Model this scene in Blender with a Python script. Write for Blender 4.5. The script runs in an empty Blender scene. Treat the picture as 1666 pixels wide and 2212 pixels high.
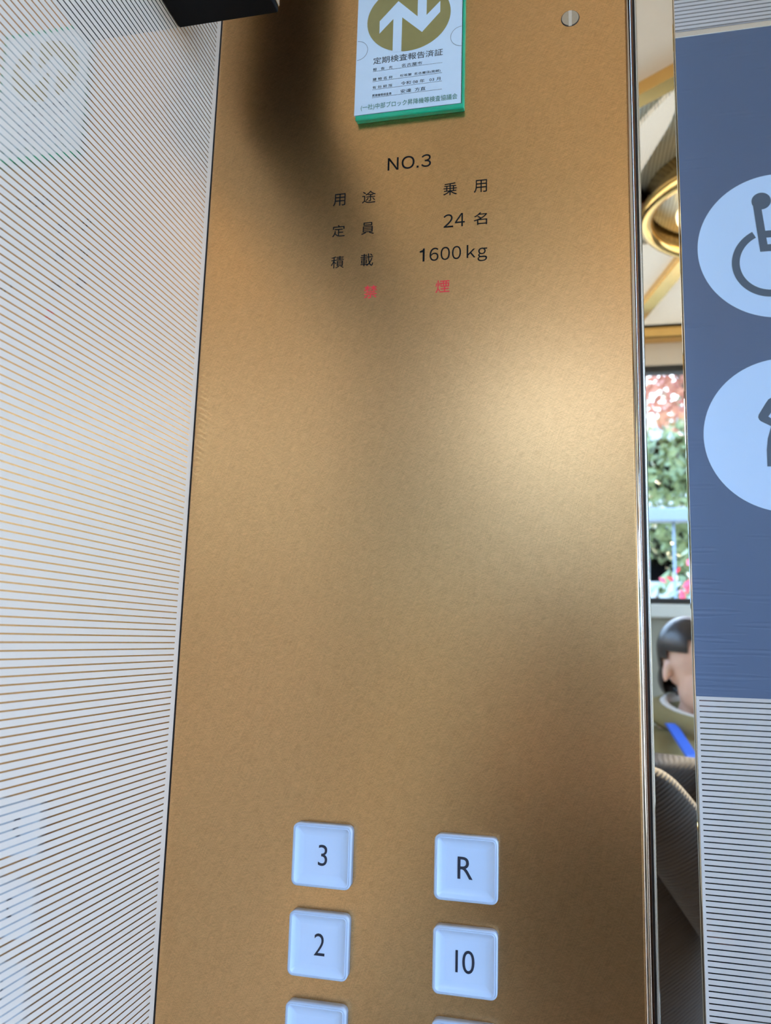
import bpy, bmesh, math, random
from mathutils import Vector, Matrix
random.seed(7)
C = bpy.context.scene.collection
scene = bpy.context.scene
PI = math.pi

# ------------------------------------------------------------------ camera, world, sun, lights, exposure
CAM = Vector((0.2351913, -0.46, 1.5))
R_, F_, U_ = Vector((.97489831, .22081453, .02853458)), Vector((-.22253827, .96230135, .15637398)), Vector((.00707078, -.15879877, .98728565))
cam_data = bpy.data.cameras.new('camera')
cam = bpy.data.objects.new('camera', cam_data); C.objects.link(cam)
CAMROT = Matrix((R_, U_, -F_)).transposed()
cam.matrix_world = Matrix.Translation(CAM) @ CAMROT.to_4x4()
cam_data.sensor_fit = 'VERTICAL'; cam_data.sensor_height = 36; cam_data.lens = 28.007
cam_data.clip_start = 0.0005
cam_data.dof.use_dof = True; cam_data.dof.focus_distance = 0.455; cam_data.dof.aperture_fstop = 12
scene.camera = cam

scene.view_settings.view_transform = 'Standard'
scene.view_settings.look = 'None'
scene.view_settings.gamma = 1
scene.view_settings.use_curve_mapping = False
scene.view_settings.exposure = 1.38

world = bpy.data.worlds.new('sky'); scene.world = world; world.use_nodes = True
wn, wl = world.node_tree.nodes, world.node_tree.links
wn.clear()
tc = wn.new('ShaderNodeTexCoord'); sx = wn.new('ShaderNodeSeparateXYZ'); rmp = wn.new('ShaderNodeValToRGB')
wl.new(tc.outputs['Generated'], sx.inputs[0]); wl.new(sx.outputs['Z'], rmp.inputs[0])
e = rmp.color_ramp.elements
e[0].position = 0.0; e[0].color = (.30, .33, .34, 1)
e[1].position = 0.9; e[1].color = (.28, .50, 1, 1)
m_ = e.new(0.02); m_.color = (.62, .84, 1.15, 1)
m_ = e.new(0.25); m_.color = (.46, .76, 1.30, 1)
# whitish aureole of the sky around the sun
dt = wn.new('ShaderNodeVectorMath'); dt.operation = 'DOT_PRODUCT'; dt.inputs[1].default_value = Vector((0.25, -0.85, 0.50)).normalized()
wl.new(tc.outputs['Generated'], dt.inputs[0])
pw = wn.new('ShaderNodeMath'); pw.operation = 'POWER'; pw.use_clamp = False; pw.inputs[1].default_value = 9
mxx = wn.new('ShaderNodeMath'); mxx.operation = 'MAXIMUM'; mxx.inputs[1].default_value = 0
wl.new(dt.outputs['Value'], mxx.inputs[0]); wl.new(mxx.outputs[0], pw.inputs[0])
au = wn.new('ShaderNodeMix'); au.data_type = 'RGBA'; au.blend_type = 'ADD'; au.inputs[7].default_value = (.5, .4, .3, 1)
wl.new(pw.outputs[0], au.inputs[0]); wl.new(rmp.outputs[0], au.inputs[6])
bgn = wn.new('ShaderNodeBackground'); bgn.inputs['Strength'].default_value = 4.2
wo = wn.new('ShaderNodeOutputWorld')
wl.new(au.outputs[2], bgn.inputs[0]); wl.new(bgn.outputs[0], wo.inputs[0])
world.cycles.sampling_method = 'AUTOMATIC' if hasattr(world, 'cycles') else None

SUN = Vector((0.25, -0.85, 0.50)).normalized()
sun_d = bpy.data.lights.new('sun', 'SUN'); sun_d.energy = 9; sun_d.color = (1, .87, .68); sun_d.angle = 0.01
sun = bpy.data.objects.new('sun', sun_d); C.objects.link(sun)
sun.rotation_euler = SUN.to_track_quat('Z', 'Y').to_euler()

# ------------------------------------------------------------------ materials
def mat(name, col=(.8, .8, .8), rough=.5, metal=0., **kw):
    m = bpy.data.materials.new(name); m.use_nodes = True
    b = m.node_tree.nodes['Principled BSDF']
    b.inputs['Base Color'].default_value = (*col, 1)
    b.inputs['Roughness'].default_value = rough
    b.inputs['Metallic'].default_value = metal
    for k, v in kw.items():
        b.inputs[k.replace('_', ' ')].default_value = v
    return m
def nodes(m): return m.node_tree.nodes, m.node_tree.links, m.node_tree.nodes['Principled BSDF']
def nmath(nt, op, a, b=None, c=None):
    n = nt.nodes.new('ShaderNodeMath'); n.operation = op
    for i, v in enumerate((a, b, c)):
        if v is None: continue
        if isinstance(v, (int, float)): n.inputs[i].default_value = v
        else: nt.links.new(v, n.inputs[i])
    return n.outputs[0]
def speckle(m, scale=300, amount=.15, rough_amt=.0, bump=.0, dist=.001):
    """fine procedural variation of a base colour, optional bump"""
    n, l, b = nodes(m)
    t = n.new('ShaderNodeTexCoord'); ns = n.new('ShaderNodeTexNoise'); ns.inputs['Scale'].default_value = scale
    ns.inputs['Detail'].default_value = 4
    l.new(t.outputs['Object'], ns.inputs['Vector'])
    mx = n.new('ShaderNodeMix'); mx.data_type = 'RGBA'
    c = b.inputs['Base Color'].default_value[:]
    mx.inputs[6].default_value = (*[x * (1 - amount) for x in c[:3]], 1)
    mx.inputs[7].default_value = (*[min(1, x * (1 + amount)) for x in c[:3]], 1)
    l.new(ns.outputs[0], mx.inputs[0]); l.new(mx.outputs[2], b.inputs['Base Color'])
    if bump:
        bp = n.new('ShaderNodeBump'); bp.inputs['Strength'].default_value = bump; bp.inputs['Distance'].default_value = dist
        l.new(ns.outputs[0], bp.inputs['Height']); l.new(bp.outputs[0], b.inputs['Normal'])
    return m

# etched striped steel: satin bands with thin polished lines between them (lines run horizontally, pitch 3.64 mm)
PITCH = 0.003637; PHASE = 1.54454
def striped(name, band_col, line_col, border_axis=None, border=(0, 0), band_rough=.38, coat=.35, band_metal=.75):
    m = mat(name); nt = m.node_tree; n, l, b = nodes(m)
    g = n.new('ShaderNodeNewGeometry'); s = n.new('ShaderNodeSeparateXYZ'); l.new(g.outputs['Position'], s.inputs[0])
    z = nmath(nt, 'DIVIDE', nmath(nt, 'SUBTRACT', s.outputs[2], PHASE - PITCH * 400.5), PITCH)
    fr = nmath(nt, 'ABSOLUTE', nmath(nt, 'SUBTRACT', nmath(nt, 'FRACT', z), 0.5))
    line = nmath(nt, 'LESS_THAN', fr, 0.108)
    if border_axis is not None:
        p = s.outputs[border_axis]
        ok = nmath(nt, 'MULTIPLY', nmath(nt, 'GREATER_THAN', p, border[0]), nmath(nt, 'LESS_THAN', p, border[1]))
        line = nmath(nt, 'MULTIPLY', line, ok)
    b.inputs['Base Color'].default_value = (*band_col, 1)
    b.inputs['Roughness'].default_value = band_rough; b.inputs['Metallic'].default_value = band_metal
    b.inputs['Coat Weight'].default_value = coat; b.inputs['Coat Roughness'].default_value = .03
    # fine grain of the blasted bands
    ns = n.new('ShaderNodeTexNoise'); ns.inputs['Scale'].default_value = 2500
    l.new(g.outputs['Position'], ns.inputs['Vector'])
    bp = n.new('ShaderNodeBump'); bp.inputs['Strength'].default_value = .08; bp.inputs['Distance'].default_value = .0002
    l.new(ns.outputs[0], bp.inputs['Height']); l.new(bp.outputs[0], b.inputs['Normal'])
    gl = n.new('ShaderNodeBsdfPrincipled'); gl.inputs['Metallic'].default_value = 1
    gl.inputs['Roughness'].default_value = .035; gl.inputs['Base Color'].default_value = (*line_col, 1)
    mx = n.new('ShaderNodeMixShader'); l.new(line, mx.inputs[0]); l.new(b.outputs[0], mx.inputs[1]); l.new(gl.outputs[0], mx.inputs[2])
    l.new(mx.outputs[0], n['Material Output'].inputs['Surface'])
    return m

M = {}
M['striped_wall'] = striped('striped satin steel', (.67, .60, .52), (.74, .64, .52), 1, (-9, -0.0060), band_metal=0)
M['striped_door'] = striped('striped steel door', (.60, .57, .55), (.12, .12, .13), 0, (0.3213, 9), band_rough=.42, coat=.1, band_metal=.2)  # door lines darkened: a dark reflection is put into their colour
M['edge_steel'] = mat('pale steel edge', (.80, .78, .74), .25, .9)
M['mirror'] = speckle(mat('polished brass mirror', (.90, .82, .70), .012, 1.), 20, .01)
M['chrome_gold'] = speckle(mat('polished gilt trim', (.88, .78, .66), .06, 1.), 30, .02)
M['dark_gap'] = speckle(mat('dark seal and gap shade', (.012, .010, .010), .4), 200, .3)  # near-black for the corner seal and for the shade in open gaps
M['brown_trim'] = speckle(mat('brown bronze trim', (.22, .13, .09), .22, 1.), 40, .1)
M['gold'] = speckle(mat('gold trim', (.85, .55, .20), .16, 1.), 30, .05)
M['black_ink'] = speckle(mat('black engraving paint', (.004, .006, .009), .6, 0, Specular_IOR_Level=.15), 500, .2)
M['red_ink'] = speckle(mat('red engraving paint', (.85, .035, .05), .45), 500, .1)
M['screw'] = speckle(mat('satin screw steel', (.55, .50, .42), .28, 1.), 800, .08)
M['paper'] = speckle(mat('white paper with skylight tint', (.66, .80, .95), .35, 0, Coat_Weight=.6, Coat_Roughness=.06), 120, .02)  # white paper, the blue of the skylight mixed into its base colour
M['olive_print'] = speckle(mat('olive gold print', (.30, .25, .085), .35, 0, Coat_Weight=.6, Coat_Roughness=.06), 200, .08)
M['grey_print'] = speckle(mat('dark grey print', (.035, .045, .055), .4), 300, .1)
M['green_print'] = speckle(mat('green print', (.02, .19, .12), .4), 300, .1)
M['green'] = speckle(mat('green acrylic', (.005, .45, .25), .12, 0, Coat_Weight=.5), 60, .1)
M['cap'] = speckle(mat('white acrylic with skylight tint', (.52, .67, .90), .22, 0, Coat_Weight=.5, Coat_Roughness=.08), 60, .01)  # white acrylic, blue skylight tint put into the base colour
M['housing'] = speckle(mat('clear acrylic with skylight tint', (.55, .69, .90), .10, 0, Transmission_Weight=.20, IOR=1.45), 60, .01)  # same skylight blue put into the clear housing
M['navy_ink'] = speckle(mat('dark navy numeral', (.012, .018, .040), .5), 300, .1)
M['black_box'] = speckle(mat('matt black plastic', (.004, .005, .007), .6, 0, Specular_IOR_Level=.12), 100, .2)
M['beige'] = speckle(mat('beige painted panel', (.78, .68, .56), .35), 30, .03)
M['white_sign'] = speckle(mat('pale sign print with skylight tint', (.54, .70, .93), .42), 40, .01)  # pale discs, part of the blue is skylight put into the colour
M['sign_grey'] = speckle(mat('slate pictogram print', (.085, .115, .16), .42), 60, .03)
M['floor'] = speckle(mat('brown stone floor', (.36, .24, .15), .3), 12, .3)
M['grey_wall'] = speckle(mat('grey green panel', (.38, .38, .33), .4), 8, .12)
M['sill'] = speckle(mat('pale sill', (.75, .80, .78), .4), 30, .04)
M['dark'] = speckle(mat('dark reveal', (.03, .03, .03), .5), 30, .2)
M['leaf_green'] = speckle(mat('green leaves', (.17, .22, .09), .5), 6, .6)
M['leaf_dark'] = speckle(mat('dark green leaves', (.12, .15, .08), .5), 6, .6)
M['leaf_red'] = speckle(mat('red autumn leaves', (.50, .23, .17), .5), 6, .5)
M['bark'] = speckle(mat('bark', (.10, .07, .05), .8), 20, .4)
M['flower'] = speckle(mat('red blossom', (.75, .05, .10), .4), 20, .3)
M['flower_white'] = speckle(mat('white blossom', (.85, .80, .60), .3), 20, .1)
M['rail'] = speckle(mat('pale blue painted steel', (.20, .26, .34), .4), 10, .1)
M['paving'] = speckle(mat('sandy paving', (.50, .43, .34), .7), 3, .15)
M['concrete'] = speckle(mat('grey facade', (.42, .42, .40), .7), 2, .1)
M['sandy_wall'] = speckle(mat('sandy plaster', (.62, .54, .42), .7), 2, .1)
M['skin'] = speckle(mat('skin', (.78, .48, .36), .45, 0, Subsurface_Weight=.1), 60, .06)
M['hair'] = speckle(mat('black hair', (.035, .025, .022), .32), 90, .5, bump=.4, dist=.002)
M['parka'] = speckle(mat('olive cotton parka', (.30, .25, .12), .8), 30, .15, bump=.2, dist=.004)
M['collar'] = speckle(mat('white hood lining', (.85, .83, .80), .8), 90, .08)
M['strap'] = speckle(mat('blue nylon strap', (.05, .16, .75), .45), 200, .1)
M['trousers'] = speckle(mat('dark trousers', (.03, .03, .04), .8), 80, .2)
M['phone'] = speckle(mat('black phone glass', (.01, .01, .012), .12), 20, .1)
M['tongue'] = speckle(mat('lip', (.5, .2, .17), .5), 50, .1)
M['eye'] = speckle(mat('eye', (.02, .015, .012), .15), 50, .1)

def emis(name, col, s):
    m = mat(name, col, .4); n, l, b = nodes(m)
    b.inputs['Emission Color'].default_value = (*col, 1); b.inputs['Emission Strength'].default_value = s
    return m
M['bulb'] = emis('warm lamp bulb', (1, .82, .50), 1.6)
M['luminous'] = mat('luminous white panel', (.80, .80, .74), .5)
def grid_panel(m, strength, scale):
    n, l, b = nodes(m); nt = m.node_tree
    g = n.new('ShaderNodeNewGeometry'); s = n.new('ShaderNodeSeparateXYZ'); l.new(g.outputs['Position'], s.inputs[0])
    a = nmath(nt, 'GREATER_THAN', nmath(nt, 'FRACT', nmath(nt, 'MULTIPLY', s.outputs[0], scale)), .35)
    c = nmath(nt, 'GREATER_THAN', nmath(nt, 'FRACT', nmath(nt, 'MULTIPLY', s.outputs[1], scale)), .35)
    k = nmath(nt, 'MULTIPLY', a, c)
    mx = n.new('ShaderNodeMix'); mx.data_type = 'RGBA'
    col = b.inputs['Base Color'].default_value[:]
    mx.inputs[6].default_value = (*[x * .5 for x in col[:3]], 1); mx.inputs[7].default_value = col
    l.new(k, mx.inputs[0]); l.new(mx.outputs[2], b.inputs['Base Color'])
    if strength:
        b.inputs['Emission Color'].default_value = (1, .95, .86, 1); l.new(nmath(nt, 'MULTIPLY', k, strength), b.inputs['Emission Strength'])
    return m
grid_panel(M['luminous'], .35, 240)
M['grille'] = grid_panel(mat('grey green perforated metal', (.50, .52, .46), .35, .6), 0, 130)

# glass: clear pane, no tint
def glass_mat():
    m = bpy.data.materials.new('clear window glass'); m.use_nodes = True
    n, l = m.node_tree.nodes, m.node_tree.links; n.clear()
    tr = n.new('ShaderNodeBsdfTransparent'); tr.inputs[0].default_value = (.97, .985, .98, 1)
    gl = n.new('ShaderNodeBsdfGlossy'); gl.inputs['Roughness'].default_value = .0
    fr = n.new('ShaderNodeFresnel'); fr.inputs[0].default_value = 1.45
    mx = n.new('ShaderNodeMixShader'); out = n.new('ShaderNodeOutputMaterial')
    l.new(fr.outputs[0], mx.inputs[0]); l.new(tr.outputs[0], mx.inputs[1]); l.new(gl.outputs[0], mx.inputs[2]); l.new(mx.outputs[0], out.inputs[0])
    return m
M['glass'] = glass_mat()

# satin brass with swirled hairline scratches
def brass_mat():
    m = mat('satin brass', (.62, .43, .24), .30, 1.); n, l, b = nodes(m); nt = m.node_tree
    t = n.new('ShaderNodeTexCoord')
    # slow warp so that the hairlines run in arcs
    wz = n.new('ShaderNodeTexNoise'); wz.inputs['Scale'].default_value = 9; wz.inputs['Detail'].default_value = 1
    l.new(t.outputs['Object'], wz.inputs['Vector'])
    ad = n.new('ShaderNodeVectorMath'); ad.operation = 'MULTIPLY_ADD'
    l.new(wz.outputs['Color'], ad.inputs[0]); ad.inputs[1].default_value = (.015, .0, .015); l.new(t.outputs['Object'], ad.inputs[2])
    total = None
    for i, (ang, sc) in enumerate(((25, 1), (-38, 1.1), (70, .9), (4, 1.2))):
        rt = n.new('ShaderNodeMapping'); rt.inputs['Rotation'].default_value = (0, math.radians(ang), 0); l.new(ad.outputs[0], rt.inputs['Vector'])
        mp = n.new('ShaderNodeMapping'); mp.inputs['Scale'].default_value = (130 * sc, 1, 1900 * sc); mp.inputs['Location'].default_value = (i * 3.1, 0, i * 1.7)
        l.new(rt.outputs[0], mp.inputs['Vector'])
        ns = n.new('ShaderNodeTexNoise'); ns.inputs['Scale'].default_value = 1; ns.inputs['Detail'].default_value = 2
        l.new(mp.outputs[0], ns.inputs['Vector'])
        total = ns.outputs[0] if total is None else nmath(nt, 'ADD', total, ns.outputs[0])
    h = nmath(nt, 'MULTIPLY', total, .25)
    cl = n.new('ShaderNodeTexNoise'); cl.inputs['Scale'].default_value = 14; cl.inputs['Detail'].default_value = 3
    l.new(t.outputs['Object'], cl.inputs['Vector'])
    r = nmath(nt, 'ADD', nmath(nt, 'MULTIPLY', h, .02), nmath(nt, 'ADD', nmath(nt, 'MULTIPLY', cl.outputs[0], .01), .272))
    l.new(r, b.inputs['Roughness'])
    mx = n.new('ShaderNodeMix'); mx.data_type = 'RGBA'
    mx.inputs[6].default_value = (.61, .355, .152, 1); mx.inputs[7].default_value = (.79, .47, .208, 1)
    rr = n.new('ShaderNodeMapRange'); rr.inputs[1].default_value = .41; rr.inputs[2].default_value = .59
    l.new(h, rr.inputs[0]); l.new(rr.outputs[0], mx.inputs[0]); l.new(mx.outputs[2], b.inputs['Base Color'])
    return m
M['brass'] = brass_mat()

# navy sticker film that shows the door's lines through as soft ridges in places
def sign_mat():
    m = mat('navy sign film', (.095, .135, .225), .30, 0); n, l, b = nodes(m); nt = m.node_tree
    g = n.new('ShaderNodeNewGeometry'); s = n.new('ShaderNodeSeparateXYZ'); l.new(g.outputs['Position'], s.inputs[0])
    ph = nmath(nt, 'MULTIPLY', nmath(nt, 'SUBTRACT', s.outputs[2], PHASE), 2 * PI / PITCH)
    w = nmath(nt, 'COSINE', ph)
    mp = n.new('ShaderNodeMapping'); mp.inputs['Scale'].default_value = (26, 0, 180); l.new(g.outputs['Position'], mp.inputs['Vector'])
    ns = n.new('ShaderNodeTexNoise'); ns.inputs['Scale'].default_value = 1; ns.inputs['Detail'].default_value = 0; l.new(mp.outputs[0], ns.inputs['Vector'])
    th = n.new('ShaderNodeMapRange'); th.inputs[1].default_value = .60; th.inputs[2].default_value = .66
    # more ridges towards the lower and upper edge of the film, where it is worn
    low = n.new('ShaderNodeMapRange'); low.inputs[1].default_value = 1.56; low.inputs[2].default_value = 1.48; low.inputs[3].default_value = 0; low.inputs[4].default_value = .17
    l.new(s.outputs[2], low.inputs[0])
    hi = n.new('ShaderNodeMapRange'); hi.inputs[1].default_value = 1.925; hi.inputs[2].default_value = 1.95; hi.inputs[3].default_value = 0; hi.inputs[4].default_value = .12
    l.new(s.outputs[2], hi.inputs[0])
    l.new(nmath(nt, 'ADD', nmath(nt, 'SUBTRACT', ns.outputs[0], .03), nmath(nt, 'ADD', low.outputs[0], hi.outputs[0])), th.inputs[0])
    bp = n.new('ShaderNodeBump'); bp.inputs['Strength'].default_value = .4; bp.inputs['Distance'].default_value = .00015
    l.new(nmath(nt, 'MULTIPLY', w, th.outputs[0]), bp.inputs['Height']); l.new(bp.outputs[0], b.inputs['Normal'])
    return m
M['navy_sign'] = sign_mat()

# corduroy: ribs run across the sleeve
def cord_mat():
    m = mat('dark brown corduroy', (.032, .024, .020), .85, 0, Sheen_Weight=.05); n, l, b = nodes(m)
    t = n.new('ShaderNodeTexCoord'); mp = n.new('ShaderNodeMapping'); mp.inputs['Rotation'].default_value = (0, .6, 0)
    l.new(t.outputs['Object'], mp.inputs['Vector'])
    wv = n.new('ShaderNodeTexWave'); wv.bands_direction = 'Z'; wv.inputs['Scale'].default_value = 75; wv.inputs['Distortion'].default_value = .6
    l.new(mp.outputs[0], wv.inputs['Vector'])
    bp = n.new('ShaderNodeBump'); bp.inputs['Strength'].default_value = .6; bp.inputs['Distance'].default_value = .002
    l.new(wv.outputs[0], bp.inputs['Height']); l.new(bp.outputs[0], b.inputs['Normal'])
    return m
M['cord'] = cord_mat()

# ------------------------------------------------------------------ helpers
def mesh_obj(name, me, m=None, parent=None):
    o = bpy.data.objects.new(name, me); C.objects.link(o)
    if m is not None:
        me.materials.clear(); me.materials.append(m)
    if parent is not None:
        o.parent = parent; o.matrix_parent_inverse = Matrix.Translation(-Vector(parent.location)) if not parent.parent else parent_inv(parent)
    return o
def parent_inv(p):
    loc = Vector((0, 0, 0)); q = p
    while q: loc += Vector(q.location) ; q = q.parent
    # children are built in world coordinates: undo the whole chain of plain offsets
    return Matrix.Translation(-chain_offset(p))
def chain_offset(p):
    # world translation of p: own location applied through each parent's inverse
    mw = Matrix.Identity(4); ch = []
    q = p
    while q: ch.append(q); q = q.parent
    for q in reversed(ch):
        mw = mw @ (q.matrix_parent_inverse if q.parent else Matrix.Identity(4)) @ Matrix.Translation(q.location)
    return mw.to_translation()
def finish(name, bm, m, parent=None, smooth=False):
    me = bpy.data.meshes.new(name); bmesh.ops.recalc_face_normals(bm, faces=bm.faces); bm.to_mesh(me); bm.free()
    if smooth:
        for p in me.polygons: p.use_smooth = True
    return mesh_obj(name, me, m, parent)
def empty(name, loc):
    o = bpy.data.objects.new(name, None); o.empty_display_size = .02; C.objects.link(o); o.location = loc; return o
def tag(o, label=None, cat=None, group=None, kind=None):
    if label: o['label'] = label
    if cat: o['category'] = cat
    if group: o['group'] = group
    if kind: o['kind'] = kind
    return o
def struct(o): o['kind'] = 'structure'; return o
def add_box(bm, lo, hi, bev=0., seg=2):
    v = [bm.verts.new((x, y, z)) for x in (lo[0], hi[0]) for y in (lo[1], hi[1]) for z in (lo[2], hi[2])]
    fs = [bm.faces.new([v[i] for i in q]) for q in ((0, 1, 3, 2), (4, 6, 7, 5), (0, 4, 5, 1), (2, 3, 7, 6), (0, 2, 6, 4), (1, 5, 7, 3))]
    if bev:
        es = {e for f in fs for e in f.edges}
        bmesh.ops.bevel(bm, geom=list(es), offset=bev, segments=seg, affect='EDGES', profile=.6)
def box(name, lo, hi, m, parent=None, bev=0., seg=2):
    bm = bmesh.new(); add_box(bm, lo, hi, bev, seg); return finish(name, bm, m, parent)
def rrect(x0, x1, z0, z1, r, n=6):
    pts = []
    for cx, cz, a0 in ((x1 - r, z1 - r, 0), (x0 + r, z1 - r, 90), (x0 + r, z0 + r, 180), (x1 - r, z0 + r, 270)):
        for i in range(n + 1):
            a = math.radians(a0 + 90 * i / n); pts.append((cx + r * math.cos(a), cz + r * math.sin(a)))
    return pts
def prism(bm, pts, y0, y1):
    """outline in x,z; extruded from y0 to y1"""
    a = [bm.verts.new((x, y0, z)) for x, z in pts]; b = [bm.verts.new((x, y1, z)) for x, z in pts]
    n = len(pts); bm.faces.new(a); bm.faces.new(b[::-1])
    for i in range(n): bm.faces.new((a[i], b[i], b[(i + 1) % n], a[(i + 1) % n]))
def plate(name, pts, y0, y1, m, parent=None):
    bm = bmesh.new(); prism(bm, pts, y0, y1); return finish(name, bm, m, parent)
def loft(bm, loops, cap0=True, cap1=True):
    L = [[bm.verts.new(p) for p in lp] for lp in loops]; n = len(L[0])
    for a, b in zip(L, L[1:]):
        for i in range(n): bm.faces.new((a[i], b[i], b[(i + 1) % n], a[(i + 1) % n]))
    if cap0: bm.faces.new(L[0])
    if cap1: bm.faces.new(L[-1][::-1])
def ellipse(cx, cz, rx, rz, n=64): return [(cx + rx * math.cos(2 * PI * i / n), cz + rz * math.sin(2 * PI * i / n)) for i in range(n)]
def tube(bm, pts, r, n=12, closed=False):
    pts = [Vector(p) for p in pts]; rings = []
    N = len(pts)
    for i, p in enumerate(pts):
        a = pts[(i - 1) % N] if (closed or i > 0) else p
        b = pts[(i + 1) % N] if (closed or i < N - 1) else p
        d = (b - a).normalized(); up = Vector((0, 0, 1)) if abs(d.z) < .9 else Vector((1, 0, 0))
        s = d.cross(up).normalized(); t = s.cross(d)
        rr = r[i] if isinstance(r, (list, tuple)) else r
        rings.append([bm.verts.new(p + s * rr * math.cos(2 * PI * k / n) + t * rr * math.sin(2 * PI * k / n)) for k in range(n)])
    M_ = N if closed else N - 1
    for i in range(M_):
        A, B = rings[i], rings[(i + 1) % N]
        for k in range(n): bm.faces.new((A[k], A[(k + 1) % n], B[(k + 1) % n], B[k]))
    if not closed: bm.faces.new(rings[0]); bm.faces.new(rings[-1])
def text_mesh(s, offset=0., shear=0.):
    cu = bpy.data.curves.new('t', 'FONT'); cu.body = s; cu.size = 1; cu.extrude = .02; cu.offset = offset; cu.resolution_u = 5
    o = bpy.data.objects.new('t', cu); C.objects.link(o)
    bpy.context.view_layer.update()
    dg = bpy.context.evaluated_depsgraph_get()
    me = bpy.data.meshes.new_from_object(o.evaluated_get(dg)); bpy.data.objects.remove(o); bpy.data.curves.remove(cu)
    return me
def lettering(name, s, x0, x1, z0, z1, y, m, parent, offset=0., depth=.0002, label=None):
    """writing on a wall-parallel face, fitted to the box x0..x1, z0..z1"""
    me = text_mesh(s, offset)
    xs = [v.co.x for v in me.vertices]; ys = [v.co.y for v in me.vertices]; zs = [v.co.z for v in me.vertices]
    ax, bx, ay, by, az, bz = min(xs), max(xs), min(ys), max(ys), min(zs), max(zs)
    for v in me.vertices:
        x, yy, z = v.co
        v.co = (x0 + (x - ax) / (bx - ax) * (x1 - x0), y - (z - az) / (bz - az) * depth, z0 + (yy - ay) / (by - ay) * (z1 - z0))
    o = mesh_obj(name, me, m, parent)
    if label: o['label'] = label
    return o

# ------------------------------------------------------------------ the lift car shell
W, DEP, H = 2.0, 2.10, 2.50
struct(box('floor', (-.02, -DEP - .1, -.05), (W + .02, .26, 0), M['floor']))
struct(box('wall_left', (-.02, -.40, 0), (0, -.0003, H), M['striped_wall'], bev=.0003, seg=1))
struct(box('trim_8', (-.02, -.445, 0), (.004, -.4005, H), M['dark'], bev=.002))
for z0_, z1_ in ((0, .30), (1.17, 1.585), (2.385, H)):
    struct(box('wall_left', (-.02, -DEP, z0_), (0, -.4455, z1_), M['grey_wall']))
struct(box('trim_9', (-.03, -DEP, 1.585), (.012, -.4455, 1.615), M['sill'], bev=.004))
for i_, (z0_, z1_) in enumerate(((1.615, 2.385), (.30, 1.17))):
    w_ = struct(empty('window_%d' % (4 + i_), (-.01, -1.27, z0_)))
    box('window_pane', (-.013, -DEP + .01, z0_), (-.007, -.4455, z1_), M['glass'], w_)
    box('mullion', (-.02, -1.25, z0_), (.0, -1.22, z1_), M['sill'], w_)
struct(box('wall_front', (-.02, .006, 0), (.2725, .12, H), M['dark']))
struct(box('trim_1', (-.0002, .0004, 0), (.0010, .006, H), M['dark_gap']))
for i_, (a_, b_) in enumerate((((W, -DEP, 0), (W + .03, 0, .90)), ((W, -DEP, 2.385), (W + .03, 0, H)), ((W, -.20, .90), (W + .03, 0, 2.385)), ((W, -DEP, .90), (W + .03, -DEP + .08, 2.385)))):
    struct(box('wall_right', a_, b_, M['beige']))
wr_ = struct(empty('window_2', (W + .015, -1.1, .9)))
bm = bmesh.new(); add_box(bm, (W + .012, -DEP + .08, .90), (W + .018, -.20, 2.385)); finish('window_pane', bm, M['glass'], wr_)
box('mullion', (W, -1.16, .90), (W + .03, -1.12, 2.385), M['sill'], wr_)
# back wall: solid below the window and a head above it
struct(box('wall_back', (-.02, -DEP - .06, 1.17), (W + .03, -DEP, 1.585), M['grey_wall']))
struct(box('wall_back', (-.02, -DEP - .06, 0), (W + .03, -DEP, .30), M['grey_wall']))
w3 = struct(empty('window_3', (1.0, -DEP - .03, .30)))  # unseen low pane added to give a bright strip in the brass
bm = bmesh.new(); add_box(bm, (-.02, -DEP - .033, .30), (.52, -DEP - .027, 1.17)); finish('window_pane', bm, M['glass'], w3)
struct(box('wall_back', (.52, -DEP - .06, .30), (W + .03, -DEP, 1.17), M['grey_wall']))
box('mullion', (.48, -DEP - .05, .30), (.52, -DEP - .01, 1.17), M['sill'], w3)
struct(box('trim_2', (-.02, -DEP - .06, 2.385), (W + .03, -DEP, H + .02), M['beige']))
struct(box('trim_3', (-.02, -DEP - .10, 1.585), (W + .03, -DEP + .03, 1.625), M['sill'], bev=.004))
struct(box('trim_4', (0.001, -DEP, 2.455), (W - .001, -DEP + .05, 2.495), M['gold'], bev=.006))
win = struct(empty('window_1', (1.0, -DEP - .03, 1.625)))
bm = bmesh.new()
add_box(bm, (-.02, -DEP - .05, 1.625), (.02, -DEP - .01, 2.385)); add_box(bm, (W - .02, -DEP - .05, 1.625), (W + .02, -DEP - .01, 2.385))
add_box(bm, (-.02, -DEP - .05, 2.365), (W + .02, -DEP - .01, 2.385)); add_box(bm, (-.02, -DEP - .05, 1.625), (W + .02, -DEP - .01, 1.645))
finish('window_frame', bm, M['dark'], win)
box('mullion', (.625, -DEP - .05, 1.645), (.655, -DEP - .01, 2.365), M['sill'], win, bev=.004)
box('mullion', (1.30, -DEP - .05, 1.645), (1.33, -DEP - .01, 2.365), M['sill'], win, bev=.004)
bm = bmesh.new(); add_box(bm, (.02, -DEP - .033, 1.645), (W - .02, -DEP - .027, 2.365)); finish('window_pane', bm, M['glass'], win)
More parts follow.
